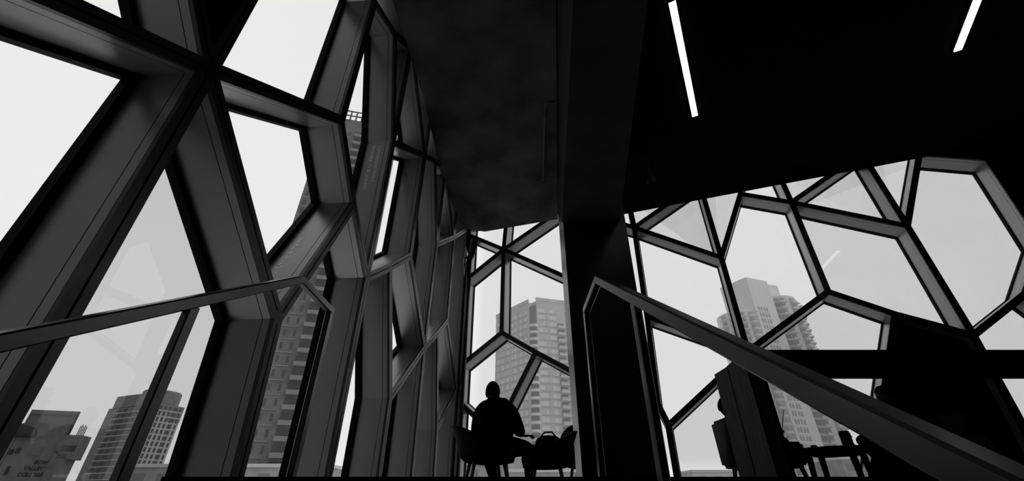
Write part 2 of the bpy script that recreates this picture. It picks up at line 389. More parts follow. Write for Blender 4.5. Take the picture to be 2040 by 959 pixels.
# ------------------------------------------------------------------ stairs and rails
bm = NBM()
RISE, RUN = .1706, .27
prof = [(2.149, FL - .22), (2.149, FL - .0)]
y, z = 2.149, FL
pts = [(y, z - .25), (y, z)]
for i in range(12):
    z -= RISE; pts.append((y, z)); y -= RUN; pts.append((y, z))
pts.append((y, z - .25))
prism(bm, [Vector((-1.16, p[0], p[1] - .0)) for p in pts], Vector((1.60, 0, 0)))
tagp(obj('stairs', bm, M['floor']), kind='structure')
RZ = 1.07
def railing(x, name, lab, posts, wall_dir):
    r = empty(name, Vector((x, 2.6, FL))); tagp(r, lab, 'handrail', None)
    s = .629
    lo = Vector((x, -0.25, RZ - s * (2.17 + .25))); top = Vector((x, 2.17, RZ)); fw = Vector((x, 2.638, RZ)); dn = Vector((x, 2.638, FL))
    bm = NBM(); sweep(bm, [lo, top, fw + Vector((0, .0, 0))], .040, .046, bev=.005); obj('rail', bm, M['rail'], r)
    bm = NBM(); sweep(bm, [fw + Vector((0, -.004, .023)), dn], .036, .055, bev=.004); obj('post', bm, M['rail'], r)
    for yy in posts:
        zt = RZ - s * (2.17 - yy) - .02; zb = FL - RISE * math.ceil((2.149 - yy) / RUN)
        bm = NBM(); sweep(bm, [Vector((x, yy, zt)), Vector((x, yy, zb))], .03, .05, bev=.004); obj('post', bm, M['rail'], r)
    return r
railing(-1.20, 'stair_handrail', 'square metal stair handrail on the left, running past the big glass wall', [1.49, .2], 1)
railing(.49, 'stair_handrail', 'square metal stair handrail on the right, sweeping up from the bottom right corner', [1.57, .25], 1)
# side strings, which carry the posts
for x in (-1.20, .49):
    bm = NBM()
    prism(bm, [Vector((x - .04, 2.149, FL)), Vector((x - .04, 2.149, FL - .5)), Vector((x - .04, -1.0, FL - 3.15 * .632 - .5)), Vector((x - .04, -1.0, FL - 3.15 * .632 - .12)), Vector((x - .04, 1.95, FL - .12))], Vector((.08, 0, 0)))
    tagp(obj('stair_string', bm, M['black']), kind='structure')

# ------------------------------------------------------------------ lamps and ceiling fittings
def strip_lamp(px0, px1, extra, lab, w=.075):
    a = on_z(px0[0], px0[1], H - .06); b_ = on_z(px1[0], px1[1], H - .06)
    d = (b_ - a).normalized(); a = a - d * extra; s = Vector((d.y, -d.x, 0)); L = (b_ - a).length
    e = empty('strip_lamp', (a + b_) / 2 + Vector((0, 0, .06))); tagp(e, lab, 'ceiling lamp', None)
    bm = NBM(); obox(bm, a + Vector((0, 0, .036)), s * (w + .012), Vector((0, 0, .046)), d * L); obj('housing', bm, M['black'], e)
    bm = NBM(); obox(bm, a + Vector((0, 0, .005)) + d * .005, s * w, Vector((0, 0, .014)), d * (L - .01)); obj('diffuser', bm, M['lamp'], e)
strip_lamp((1339, 4), (1385, 232), 0.0, 'long glowing strip lamp on the dark ceiling nearer the column')
strip_lamp((1948, 0), (1908, 102), 1.6, 'glowing strip lamp at the top right corner of the dark ceiling')
# sprinkler pipe on the soffit
e = empty('sprinkler_pipe', on_z(1084, 280, H)); tagp(e, 'thin sprinkler pipe running along the concrete soffit beside its right edge', 'pipe')
a = on_z(1086, 206, H - .05); b_ = on_z(1082, 354, H - .05); c = on_z(1106, 204, H - .05)
bm = NBM(); tube(bm, [c, a + Vector((.04, 0, 0)), a + Vector((0, .03, 0)), b_], .012, 10); obj('pipe', bm, M['steel'], e, True)
bm = NBM(); lathe(bm, b_ + Vector((0, 0, -.02)), [(.018, -.02), (.026, -.01), (.026, .02), (.012, .045)], 12); obj('nozzle', bm, M['steel'], e, True)
for t in (.15, .8):
    p = a.lerp(b_, t); bm = NBM(); box(bm, (p.x - .02, p.y - .012, p.z - .016), (p.x + .02, p.y + .012, H)); obj('bracket', bm, M['steel'], e)
p = on_z(1297, 358, 4.28); e = empty('pendant_fitting', Vector((p.x, p.y, H))); tagp(e, 'small ball shaped pendant fitting hanging on a thin rod from the dark ceiling', 'ceiling fitting')
bm = NBM(); tube(bm, [Vector((p.x, p.y, H)), Vector((p.x, p.y, 4.3))], .010, 10); obj('rod', bm, M['steel'], e, True)
bm = NBM(); lathe(bm, p, [(.02, -.07), (.05, -.055), (.068, -.01), (.06, .03), (.03, .06), (.014, .075)], 20); obj('globe', bm, M['steel'], e, True)
bm = NBM(); lathe(bm, p + Vector((0, 0, -.085)), [(.038, 0), (.045, .012), (.03, .02)], 20); obj('lens', bm, M['black'], e, True)

# ------------------------------------------------------------------ timber screen
e = empty('timber_screen', Vector((2.09, 3.9, FL))); tagp(e, 'dark timber screen with upright boards and a long black top beam', 'screen')
bm = NBM(); box(bm, (2.07, 4.13, FL), (2.11, 4.42, 1.10)); obj('upright_board', bm, M['wood'], e)
bm = NBM(); box(bm, (2.07, 3.79, FL), (2.11, 4.11, 1.105)); obj('upright_board', bm, M['wood'], e)
bm = NBM(); box(bm, (2.075, 3.62, FL), (2.105, 4.40, 1.08)); 
bm.free(); bm = NBM(); box(bm, (2.08, 3.60, FL), (2.11, 3.77, 1.105)); obj('end_post', bm, M['black'], e)
bm = NBM(); box(bm, (2.07, 3.60, .875), (7.2, 3.66, 1.105)); obj('top_beam', bm, M['black'], e)
bm = NBM(); box(bm, (7.1, 3.66, FL), (7.2, 3.76, 1.105)); obj('end_post', bm, M['black'], e)

# ------------------------------------------------------------------ chairs
def leaf(o, p): 
    return o
def tub_chair(loc, rot, lab, scale=1.0, hb=.80, group=None, arm=.60, lift=0.0):
    e = empty('tub_chair', loc); tagp(e, lab, 'chair', group)
    Rm = Matrix.Rotation(rot, 4, 'Z'); T = lambda v: loc + (Rm @ (v * scale))
    n = 40; bm = NBM()
    outer = []; inner_ = []
    for i in range(n + 1):
        ph = R(-132 + 264 * i / n); c = abs(ph) / R(132)
        top = arm + (hb - arm) * (math.cos(min(1, c * 1.5) * math.pi) * .5 + .5)
        top -= .05 * max(0, c - .7) / .3
        ro = .33; fl = .05 * (1 - c)
        dx, dy = -math.cos(ph), math.sin(ph)
        k = 1.0 + .10 * (math.cos(ph * 2) < 0)
        cols_o = [T(Vector((dx * (ro * .72), dy * (ro * .74), .30 + lift))), T(Vector((dx * (ro * .93), dy * ro * .95, .36 + lift))), T(Vector((dx * ro, dy * ro, .46))), T(Vector((dx * (ro + .03 + fl), dy * (ro + .02), top)))]
        cols_i = [T(Vector((dx * (ro + fl - .005), dy * (ro - .018), top + .004))), T(Vector((dx * (ro - .04), dy * (ro - .04), .46))), T(Vector((dx * (ro * .8), dy * ro * .8, .38)))]
        outer.append([bm.verts.new(v) for v in cols_o + cols_i])
    for i in range(n):
        for k in range(6): bm.faces.new([outer[i][k], outer[i+1][k], outer[i+1][k+1], outer[i][k+1]])
        bm.faces.new([outer[i][6], outer[i+1][6], outer[i+1][0], outer[i][0]])
    bm.faces.new(outer[0]); bm.faces.new(outer[-1][::-1])
    obj('shell', bm, M['shell'], e, True)
    bm = NBM(); prof = [(.20, .285 + lift), (.27, .30 + lift), (.29, .34), (.285, .40), (.25, .43), (.01, .44)]
    rings = [[bm.verts.new(T(Vector((r * math.cos(2*math.pi*k/28) + .03, r * math.sin(2*math.pi*k/28), z)))) for k in range(28)] for r, z in prof]
    for q in range(len(rings) - 1):
        for k in range(28): bm.faces.new([rings[q][k], rings[q][(k+1)%28], rings[q+1][(k+1)%28], rings[q+1][k]])
    bm.faces.new(rings[0][::-1]); bm.faces.new(rings[-1])
    obj('seat', bm, M['shell'], e, True)
    for sx in (-1, 1):
        for sy in (-1, 1):
            bm = NBM(); tube(bm, [T(Vector((sx * .15, sy * .15, .31))), T(Vector((sx * .21, sy * .21, 0)))], .014, 10, radii=[.022 * scale, .015 * scale]); obj('leg', bm, M['steel'], e, True)
    return e

# ------------------------------------------------------------------ people
def skin_mesh(chains, name):
    """chains: list of (points, radii); each is grown with a Skin modifier, then all are fused"""
    vs = []; es = []; rs = []; ix = {}
    for pts, rad in chains:
        prev = None
        for p, r in zip(pts, rad):
            k = tuple(round(c, 4) for c in p)
            if k not in ix: ix[k] = len(vs); vs.append(p); rs.append(r)
            if prev is not None and prev != ix[k]: es.append((prev, ix[k]))
            prev = ix[k]
    me = bpy.data.meshes.new(name); me.from_pydata(vs, es, []); o = bpy.data.objects.new(name, me); COL.objects.link(o)
    o.modifiers.new('s', 'SKIN'); 
    for i, r in enumerate(rs):
        r = r if isinstance(r, tuple) else (r, r)
        me.skin_vertices[0].data[i].radius = r
    me.skin_vertices[0].data[0].use_root = True
    sb = o.modifiers.new('b', 'SUBSURF'); sb.levels = 2; sb.render_levels = 2
    dg = bpy.context.evaluated_depsgraph_get(); m2 = bpy.data.meshes.new_from_object(o.evaluated_get(dg))
    bpy.data.objects.remove(o); return m2
def fuse(meshes, vox, name):
    bm = NBM()
    for m_ in meshes: bm.from_mesh(m_)
    me = bpy.data.meshes.new(name); bm.to_mesh(me); bm.free()
    o = bpy.data.objects.new(name, me); COL.objects.link(o)
    md = o.modifiers.new('r', 'REMESH'); md.mode = 'VOXEL'; md.voxel_size = vox; md.use_smooth_shade = True
    sm = o.modifiers.new('c', 'SMOOTH'); sm.iterations = 2; sm.factor = .5
    dg = bpy.context.evaluated_depsgraph_get(); m2 = bpy.data.meshes.new_from_object(o.evaluated_get(dg))
    bpy.data.objects.remove(o); return m2
def head_mesh(c, face, up=Vector((0, 0, 1)), s=1.0):
    """head with brow, eyes, nose, mouth, chin and ears; c = centre, face = looking direction"""
    f = face.normalized(); r = f.cross(up).normalized(); u = r.cross(f).normalized()
    bm = NBM(); bmesh.ops.create_uvsphere(bm, u_segments=32, v_segments=24, radius=1)
    for v in bm.verts:
        x, y, z = v.co                                  # x right, y face, z up
        X = x * .076; Y = y * .096; Z = z * .118
        if z < 0: X *= 1 - .28 * z * z * 1.0; Y *= (1 - .10 * z * z) if y > 0 else (1 - .35 * z * z)
        if y > .6 and -.35 < z < .15 and abs(x) < .16: Y += .022 * (1 - abs(x) / .16) * (1 - abs(z + .12) / .28 if abs(z + .12) < .28 else 0)
        if y > .6 and .02 < z < .2 and .2 < abs(x) < .5: Y -= .007
        if y > .55 and .2 < z < .34: Y += .004
        if y > .5 and -.62 < z < -.48 and abs(x) < .35: Y += .005
        if y > .4 and z < -.8: Y += .006
        v.co = Vector((X, Y, Z))
    for sx in (-1, 1):
        g = bmesh.ops.create_uvsphere(bm, u_segments=10, v_segments=8, radius=1)
        for v in g['verts']: v.co = Vector((sx * .078 + v.co.x * .010, -.008 + v.co.y * .019, -.004 + v.co.z * .032))
        g = bmesh.ops.create_uvsphere(bm, u_segments=10, v_segments=8, radius=.0125)
        for v in g['verts']: v.co += Vector((sx * .031, .079, .010))
    for v in bm.verts: v.co = c + (r * v.co.x + f * v.co.y + u * v.co.z) * s
    me = bpy.data.meshes.new('h'); bm.to_mesh(me); bm.free(); return me
def hair_mesh(c, face, long_=0.0, s=1.0, curl=0.0):
    f = face.normalized(); up = Vector((0, 0, 1)); r = f.cross(up).normalized(); u = r.cross(f).normalized()
    bm = NBM(); bmesh.ops.create_uvsphere(bm, u_segments=40, v_segments=30, radius=1)
    kill = [v for v in bm.verts if (v.co.y > .45 and v.co.z < .42) or v.co.z < -.45 - long_ or (v.co.y > .15 and v.co.z < -.05)]
    bmesh.ops.delete(bm, geom=kill, context='VERTS')
    for v in bm.verts:
        k = 1.0 + curl * (random.random() - .3)
        v.co = c + (r * v.co.x * .083 * k + f * (v.co.y * .102 * k - .004) + u * (v.co.z * .126 * k + .003)) * s
    g = bmesh.ops.solidify(bm, geom=bm.faces[:], thickness=.008)
    me = bpy.data.meshes.new('hair'); bm.to_mesh(me); bm.free(); return me
def hand(wr, d, palm_n, curl=.5, side=1):
    """palm and five fingers from the wrist wr, pointing along d, palm facing palm_n"""
    d = d.normalized(); n = palm_n.normalized(); s = d.cross(n).normalized() * side
    ch = [([wr, wr + d * .045, wr + d * .085], [(.026, .017), (.036, .016), (.036, .013)])]
    for i, L in enumerate((.072, .082, .076, .060)):
        o_ = s * (.027 - .018 * i); base = wr + d * .070 + o_; p = [base]; ang = 0; q = wr + d * .092 + o_
        p.append(q)
        for k, l in enumerate((.42, .32, .26)):
            ang += curl * (.6 + .25 * k); q = q + (d * math.cos(ang) + n * math.sin(ang)) * L * l; p.append(q)
        ch.append((p, [.010, .0095, .009, .0085, .0075]))
    b0 = wr + d * .022 + s * .022
    ch.append(([b0, b0 + (d * .6 + s * .8) * .035, b0 + (d * .75 + s * .65 + n * .4) * .062, b0 + (d * .9 + s * .4 + n * .6) * .085], [.013, .0115, .010, .0085]))
    return ch
def build_person(loc, lab, J, headc, face, clothes, hair_long=0, hair_curl=0.0, group=None, hands=None, fat=1.0, collar=.055, hs=1.0):
    """J: joint positions in world space"""
    e = empty('person', loc); tagp(e, lab, 'person', group)
    torso = [J['pelvis'], J['waist'], J['chest'], J['neck'], headc + Vector((0, 0, -.06))]
    ms = [skin_mesh([(torso, [(.135 * fat, .11), (.125 * fat, .10), (.145 * fat, .11), (.055, .055), (.05, .05)])], 't')]
    for s in 'LR':
        ms.append(skin_mesh([([J['chest'] * .6 + J['neck'] * .4, J['sh' + s], J['el' + s], J['wr' + s]], [.07, .058, .043, .027])], 'a'))
        ms.append(skin_mesh([([J['pelvis'], J['hip' + s], J['kn' + s], J['an' + s]], [.10, .085, .056, .038])], 'l'))
        ms.append(skin_mesh([([J['an' + s], J['an' + s] * .5 + J['toe' + s] * .5 + Vector((0, 0, -.005)), J['toe' + s]], [.036, (.038, .03), (.034, .02)])], 'f'))
        hd = (J['wr' + s] - J['el' + s]).normalized()
        tgt = hands.get(s) if hands else None
        for c in hand(J['wr' + s], tgt[0] if tgt else hd, tgt[1] if tgt else Vector((0, 0, -1)), .5, 1 if s == 'L' else -1): ms.append(skin_mesh([c], 'h'))
    ms.append(head_mesh(headc, face, s=hs))
    body = fuse(ms, .0075, 'body')
    def put(me, name, m_, par):
        me.materials.clear(); me.materials.append(m_); me.transform(Matrix.Translation(-wloc(par)))
        for p in me.polygons: p.use_smooth = True
        o = bpy.data.objects.new(name, me); COL.objects.link(o); o.parent = par; return o
    bo = put(body, 'body', M['skin'], e)
    # jacket: torso and sleeves, wider than the body
    k = clothes
    jm = [skin_mesh([([J['pelvis'] + Vector((0, 0, -.02)), J['waist'], J['chest'], J['chest'] * .35 + J['neck'] * .65], [(.185 * k, .15 * k), (.185 * k, .15 * k), (.185 * k, .14 * k), (.095, .09)])], 'j'),
          skin_mesh([([J['chest'] * .5 + J['neck'] * .5, J['neck'], J['neck'] + Vector((0, 0, collar * .85))], [.115, collar * 1.4, collar * 1.28])], 'c')]
    for s in 'LR':
        jm.append(skin_mesh([([J['chest'] * .55 + J['neck'] * .45, J['sh' + s], J['el' + s], J['el' + s] * .12 + J['wr' + s] * .88], [.10 * k, .088 * k, .066 * k, .046])], 'a'))
    put(fuse(jm, .010, 'jacket'), 'jacket', M['cloth'], e)
    tm = []
    for s in 'LR':
        tm.append(skin_mesh([([J['pelvis'], J['hip' + s], J['kn' + s], J['an' + s] + Vector((0, 0, .03))], [.125, .105 * k, .078 * k, .062])], 'l'))
    put(fuse(tm, .010, 'trousers'), 'trousers', M['cloth'], e)
    for s in 'LR':
        d = (J['toe' + s] - J['an' + s]); d.z = 0; d.normalize()
        b0 = Vector((J['an' + s].x, J['an' + s].y, FL + .045))
        sm = skin_mesh([([b0 - d * .03, b0 + d * .06, b0 + d * .17, b0 + d * .215], [(.047, .045), (.050, .044), (.050, .036), (.036, .028)])], 's')
        put(fuse([sm], .008, 'shoe'), 'shoe', M['cloth'], e)
    put(hair_mesh(headc, face, hair_long, s=hs, curl=hair_curl), 'hair', M['hair'], e)
    return e

# the man at the far corner, seen from behind
PY = 5.6
def q_(px, py, y=PY): return on_y(px, py, y)
V = Vector
hc = q_(982, 783)
x0 = hc.x
cx_ = q_(988, 860).x
J = dict(pelvis=V((cx_, PY + .02, FL + .47)), waist=V((cx_, PY - .02, FL + .68)), chest=V((cx_ - .01, PY - .01, FL + .93)), neck=V((x0 + .01, PY, hc.z - .12)),
         shL=V((q_(958, 820).x, PY, q_(958, 820).z)), shR=V((q_(1016, 820).x, PY, q_(1016, 818).z)),
         elL=V((q_(948, 880).x, PY + .06, q_(948, 868).z)), elR=V((q_(1034, 880).x, PY + .06, q_(1034, 858).z)),
         wrL=V((cx_ - .14, PY + .28, FL + .60)), wrR=V((q_(1044, 860).x, PY + .16, q_(1044, 866).z)),
         hipL=V((cx_ - .10, PY + .06, FL + .47)), hipR=V((cx_ + .12, PY + .06, FL + .47)),
         knL=V((cx_ - .14, PY + .42, FL + .50)), knR=V((q_(1056, 880, PY + .3).x, PY + .30, FL + .46)),
         anL=V((q_(986, 950, PY + .42).x, PY + .42, FL + .08)), anR=V((q_(1055, 950, PY + .34).x, PY + .34, FL + .08)),
         toeL=V((q_(986, 950, PY + .42).x - .02, PY + .60, FL + .035)), toeR=V((q_(1055, 950, PY + .34).x + .04, PY + .52, FL + .035)))
build_person(V((cx_, PY, FL)), 'broad person in dark coat seated with back to camera at the far glass corner', J, hc, V((.25, 1, -.05)), 1.30, 0, collar=.085, hs=1.10, hands={'L': (V((.3, 1, 0)), V((0, 0, -1))), 'R': (V((1, .6, .15)), V((0, 0, -1)))})
tub_chair(V((-.30, 5.62, FL)), R(14), 'black tub chair under the dark coated person, its raised back towards the corner post', 1.08, .63, arm=.50, lift=-.03)
tub_chair(V((.40, 5.50, FL)), R(172), 'black tub chair holding a dark bag, left of the concrete column', .92, .66, arm=.50, lift=-.05)
tub_chair(V((1.02, 6.62, FL)), R(70), 'black tub chair half hidden behind the concrete column', 1.0, .80)
bc = V((q_(1094, 890, 5.5).x, 5.52, FL + .385))
e = empty('bag', bc); tagp(e, 'dark soft bag lying on the tub chair left of the concrete column', 'bag')
bm = NBM(); bmesh.ops.create_uvsphere(bm, u_segments=28, v_segments=18, radius=1)
for v in bm.verts:
    x, y, z = v.co; f_ = lambda t: math.copysign(abs(t) ** .7, t)
    v.co = bc + V((f_(x) * .15 * (1 + .08 * math.sin(5 * y)), f_(y) * .11 + .01 * math.sin(9 * x), max(-.09, f_(z) * .095) + .09))
obj('pouch', bm, M['cloth'], e, True)
bm = NBM(); tube(bm, [bc + V((-.10, -.03, .16)), bc + V((-.05, -.03, .215)), bc + V((.04, -.02, .22)), bc + V((.09, -.02, .16))], .010, 8); obj('strap', bm, M['shell'], e, True)

# coffee table in the lounge
TY = 5.30
tl = on_y(1578, 898, TY); tr = on_y(1745, 898, TY); tc = (tl + tr) / 2; tz = tc.z; rad = (tr.x - tl.x) / 2
e = empty('coffee_table', V((tc.x, TY, FL))); tagp(e, 'low round black coffee table with a square leg frame', 'table')
c = V((tc.x, TY, 0))
bm = NBM(); lathe(bm, c, [(rad * .90, tz - .022), (rad * .985, tz - .012), (rad, tz), (rad * .985, tz + .010)], 48); obj('table_top', bm, M['shell'], e, True)
rl = rad * .62
corners = [V((c.x + rl * math.cos(R(a_)), TY + rl * math.sin(R(a_)), 0)) for a_ in (-4, 86, 176, 266)]
bm = NBM()
for i in range(4):
    p_, q__ = corners[i], corners[(i + 1) % 4]; dd = (q__ - p_); nn = V((-dd.y, dd.x, 0)).normalized()
    obox(bm, V(((p_.x + q__.x) / 2, (p_.y + q__.y) / 2, tz - .055)), dd, nn * .03, V((0, 0, .032)))
obj('apron', bm, M['shell'], e)
for p_ in corners:
    o_ = (p_ - V((c.x, TY, 0))) * .06
    bm = NBM(); tube(bm, [V((p_.x, p_.y, tz - .024)), V((p_.x + o_.x, p_.y + o_.y, FL))], .03, 12, radii=[.036, .026]); obj('leg', bm, M['shell'], e, True)
def vessel(px, py, prof, nm, lab, cat, dy=0):
    p = on_y(px, py, TY + dy); p.z = tz + .010; 
    e_ = empty(nm, p); tagp(e_, lab, cat)
    bm = NBM(); lathe(bm, p, prof[:-2] if len(prof) > 5 else prof, 24); obj('body', bm, M['shell'], e_, True)
    bm = NBM(); lathe(bm, p + V((0, 0, prof[-3][1] if len(prof) > 5 else prof[-1][1])), [(prof[0][0] * .97, 0.001), (prof[0][0] * 1.03, .006), (prof[0][0] * .9, .014)], 24); obj('lid', bm, M['black'], e_, True)
vessel(1694, 897, [(.050, 0), (.055, .01), (.056, .12), (.057, .165), (.052, .175)], 'travel_mug', 'tall black travel mug standing on the right of the coffee table', 'mug')
vessel(1624, 897, [(.030, 0), (.034, .006), (.036, .02), (.034, .028)], 'cup', 'small low black cup on the left of the coffee table', 'cup')

# person with the laptop, half hidden by the timber screen
LX = on_y(1482, 880, 5.25).x; LY = 5.25
hc = V((on_y(1449, 812, LY).x, LY, on_y(1447, 812, LY).z))
J = dict(pelvis=V((LX - .02, LY, FL + .42)), waist=V((LX - .05, LY, FL + .58)), chest=V((hc.x - .02, LY, FL + .76)), neck=V((hc.x - .01, LY, hc.z - .145)))
J['chest'].z = min(J['chest'].z, J['neck'].z - .13)
for s, k in (('L', 1), ('R', -1)):
    J['sh' + s] = V((hc.x, LY + k * .17, J['neck'].z - .07)); J['el' + s] = V((hc.x + .12, LY + k * .21, FL + .62)); J['wr' + s] = V((hc.x + .36, LY + k * .11, FL + .60))
    J['hip' + s] = V((LX + .02, LY + k * .10, FL + .42)); J['kn' + s] = V((on_y(1556, 900, LY).x, LY + k * .12, FL + .47)); J['an' + s] = V((on_y(1556, 900, LY).x - .12, LY + k * .12, FL + .08))
    J['toe' + s] = J['an' + s] + V((.18, 0, -.045))
build_person(V((LX, LY, FL)), 'person in dark clothes behind the timber screen with an open laptop on the knees', J, hc, V((1, -.05, -.2)), 1.3, 0, hands={'L': (V((1, -.1, -.05)), V((0, 0, -1))), 'R': (V((1, .1, -.05)), V((0, 0, -1)))})
def armchair(loc, rot, lab, bh=.80, ah=.52, tl=.12):
    e = empty('lounge_chair', loc); tagp(e, lab, 'chair')
    Rm = Matrix.Rotation(rot, 4, 'Z'); T = lambda v: loc + (Rm @ v)
    def rb(lo, hi, nm, r=.03, tilt=0):
        bm = NBM(); box(bm, lo, hi); bmesh.ops.bevel(bm, geom=bm.edges[:], offset=r, segments=3, affect='EDGES')
        for v in bm.verts:
            if tilt: v.co.x -= (v.co.z - lo[2]) * tilt
            v.co = T(v.co)
        obj(nm, bm, M['shell'], e, True)
    rb((-.30, -.30, .20), (.30, .30, .34), 'seat', .04)
    rb((-.36, -.30, .22), (-.27, .30, bh), 'backrest', .035, tl)
    for s in (-1, 1): rb((-.30, s * .33 - .03, .22), (.27 if ah < .5 else .26, s * .33 + .03, ah), 'armrest', .025)
    for sx in (-1, 1):
        for sy in (-1, 1):
            bm = NBM(); tube(bm, [T(V((sx * .24, sy * .24, .205))), T(V((sx * .27, sy * .27, 0)))], .02, 10, radii=[.024, .016]); obj('leg', bm, M['shell'], e, True)
armchair(V((LX + .17, LY, FL)), 0, 'dark lounge chair under the laptop person behind the timber screen', .72, .44, .04)
# laptop on the knees
lp = on_y(1563, 876, LY); kx = lp.x; kz = FL + .575
Rl = Matrix.Rotation(R(-31), 4, 'Z'); tl_ = lambda x, y, z: V((kx, LY, kz)) + Rl @ V((x, y, z))
e = empty('laptop', V((kx - .08, LY, kz))); tagp(e, 'open laptop with a thin raised lid resting on the knees behind the timber screen', 'laptop')
bm = NBM(); obox(bm, tl_(-.11, 0, 0), Rl @ V((.22, 0, 0)), Rl @ V((0, .31, 0)), V((0, 0, .014))); obj('keyboard_base', bm, M['steel'], e)
bm = NBM(); obox(bm, tl_(.006, 0, .004), Rl @ V((.008, 0, -.003)), Rl @ V((0, .31, 0)), Rl @ V((.075, 0, .20))); sc = obj('screen_lid', bm, M['frame'], e)

# person on the right of the table
RX = on_y(1835, 850, 5.35).x; RY = 5.35
hc = on_y(1764, 792, RY)
J = dict(pelvis=V((RX + .05, RY, FL + .42)), waist=V((RX + .02, RY, FL + .60)), chest=V((RX - .05, RY, FL + .80)), neck=V((hc.x + .06, RY, hc.z - .14)))
J['chest'] = V(((J['neck'].x + J['waist'].x) / 2, RY, min(FL + .80, J['neck'].z - .13)))
kn = on_y(1728, 872, RY)
for s, k in (('L', -1), ('R', 1)):
    J['sh' + s] = V((J['neck'].x + .03, RY + k * .18, J['neck'].z - .07)); J['el' + s] = V((J['neck'].x + .02, RY + k * .22, FL + .62)); J['wr' + s] = V((J['neck'].x - .16, RY + k * .13, FL + .60))
    J['hip' + s] = V((RX, RY + k * .10, FL + .42)); J['kn' + s] = V((kn.x - .02, RY + k * .12, kn.z)); J['an' + s] = V((kn.x + .40, RY + k * .13, FL + .08))
    J['toe' + s] = J['an' + s] + V((-.18, 0, -.045))
build_person(V((RX, RY, FL)), 'person with short tousled hair in dark clothes sitting right of the coffee table', J, hc, V((-1, -.05, -.15)), 1.35, 0.2, .12)
armchair(V((RX + .08, RY, FL)), R(180), 'dark lounge chair under the person right of the coffee table', .80)

# ------------------------------------------------------------------ the city outside
T = dict(
    t1=mat('tower_brick', 0.20, 0.9, 0.2, 0.3, spec=.1), t1w=mat('tower_glass_dark', 0.11, 0.3, spec=.3), t1l=mat('tower_slab', 0.27, 0.9),
    t2=mat('tower_panels', 0.72, 0.9, 0.08, 0.2), t2w=mat('tower_bright_blind', 0.92, 0.8), t2d=mat('tower_balcony_glass', 0.30, 0.6), t2g=mat('tower_panel_dark', 0.55, 0.7),
    t3=mat('tower_pale', 0.88, 0.9, 0.05, 0.2), t3w=mat('tower_window_mid', 0.42, 0.6), t3d=mat('tower_balcony', 0.75, 0.8),
    t4=mat('apartment_brick', 0.24, 0.9, 0.15, 0.3), t4w=mat('apartment_window', 0.09, 0.4), t4l=mat('apartment_band', 0.5, 0.9), 
    t5=mat('college_brick', 0.15, 0.9, 0.25, 0.6), t5w=mat('college_dark', 0.03, 0.8), t5l=mat('college_panel', 0.15, 0.9, 0.1, 0.3),
    pale=mat('pale_roof', 0.75, 0.9), mid=mat('low_building', 0.45, 0.9, 0.2, 0.2))
ZG = -9.0
bm = NBM(); box(bm, (-700, 9.5, ZG - .5), (700, 900, ZG)); tagp(obj('street_ground', bm, M['ground']), kind='structure')
def face_frame(p0, p1):
    d = (p1 - p0); L = d.length; d = d / L; n = V((d.y, -d.x, 0))
    if n.dot(p0) > 0: n = -n                     # outward = towards the library
    return d, n, L
def body(name, pts, z1, m, parent, z0=ZG):
    bm = NBM(); prism(bm, [V((p[0], p[1], z0)) for p in pts], V((0, 0, z1 - z0))); return obj(name, bm, m, parent)
def grid_parts(parent, nm, m, p0, p1, cols, zs, h, proud=.12, lim=100, skip=None, depth=.24):
    """cells on one facade: cols = (start, end) fractions; each a part, those past the limit one 'stuff' part"""
    d, n, L = face_frame(p0, p1); cells = []
    for z in zs:
        for i, (a, b_) in enumerate(cols):
            if skip and skip(i, z): continue
            cells.append((z, a, b_))
    cells.sort(key=lambda c: -c[0] if parent.get('topfirst', 1) else c[0])
    rest = NBM(); nr = 0
    for k, (z, a, b_) in enumerate(cells):
        used = parent.get('_n_' + nm, 0)
        w = (b_ - a) * L; o = p0 + d * ((a + b_) / 2 * L) + n * (proud - depth / 2); o = V((o.x, o.y, z))
        if used < lim:
            bm = NBM(); obox(bm, o, d * w, n * depth, V((0, 0, h))); obj(nm, bm, m, parent); parent['_n_' + nm] = used + 1
        else:
            obox(rest, o, d * w, n * depth, V((0, 0, h))); nr += 1
    if nr: tagp(obj(nm, rest, m, parent), kind='stuff')
    else: rest.free()
def vv(x, y): return V((x, y, 0))
def rat(px, py, y):                       # plan point at distance y seen at a pixel
    p = on_y(px, py, y); return vv(p.x, p.y)

# tower 1: the tall slab with balconies behind the left wall
P1, P2, P3 = vv(-57, 91.7), vv(-44.1, 94.9), vv(-39, 105.4); P4 = P1 + (P3 - P2)
e = empty('brick_tower', V((-48, 98, ZG))); tagp(e, 'tall dark brick tower with stacked balconies rising steeply behind the left glass wall', 'building')
body('wall', [P1, P2, P3, P4], 101.5, T['t1'], e)
fz = [ZG + 4 + 3 * i for i in range(35)]
for z in fz[::1]:
    pass
d1, n1, L1 = face_frame(P1, P2); d2, n2, L2 = face_frame(P2, P3)
grid_parts(e, 'window', T['t1w'], P1, P2, [(.06,.12),(.20,.24),(.40,.44),(.56,.60)], [z + .9 for z in fz[:34]], 1.4, .08, 100)
for z in fz[:34]:
    bm = NBM(); c = P1 + d1 * L1 * .80 + n1 * .6; obox(bm, V((c.x, c.y, z + .1)), d1 * L1 * .19, n1 * 1.1, V((0, 0, .95))); obj('balcony', bm, T['t1l'], e)
    bm = NBM(); c = P1 + d1 * L1 * .80 + n1 * .02; obox(bm, V((c.x, c.y, z + 1.3)), d1 * L1 * .20, n1 * .2, V((0, 0, 1.3))); obj('balcony_door', bm, T['t1w'], e)
for z in fz[:34]:
    bm = NBM(); c = P1 + d1 * L1 * .31 + n1 * .06; obox(bm, V((c.x, c.y, z)), d1 * L1 * .62, n1 * .2, V((0, 0, .22))); obj('floor_band', bm, T['t1l'], e)
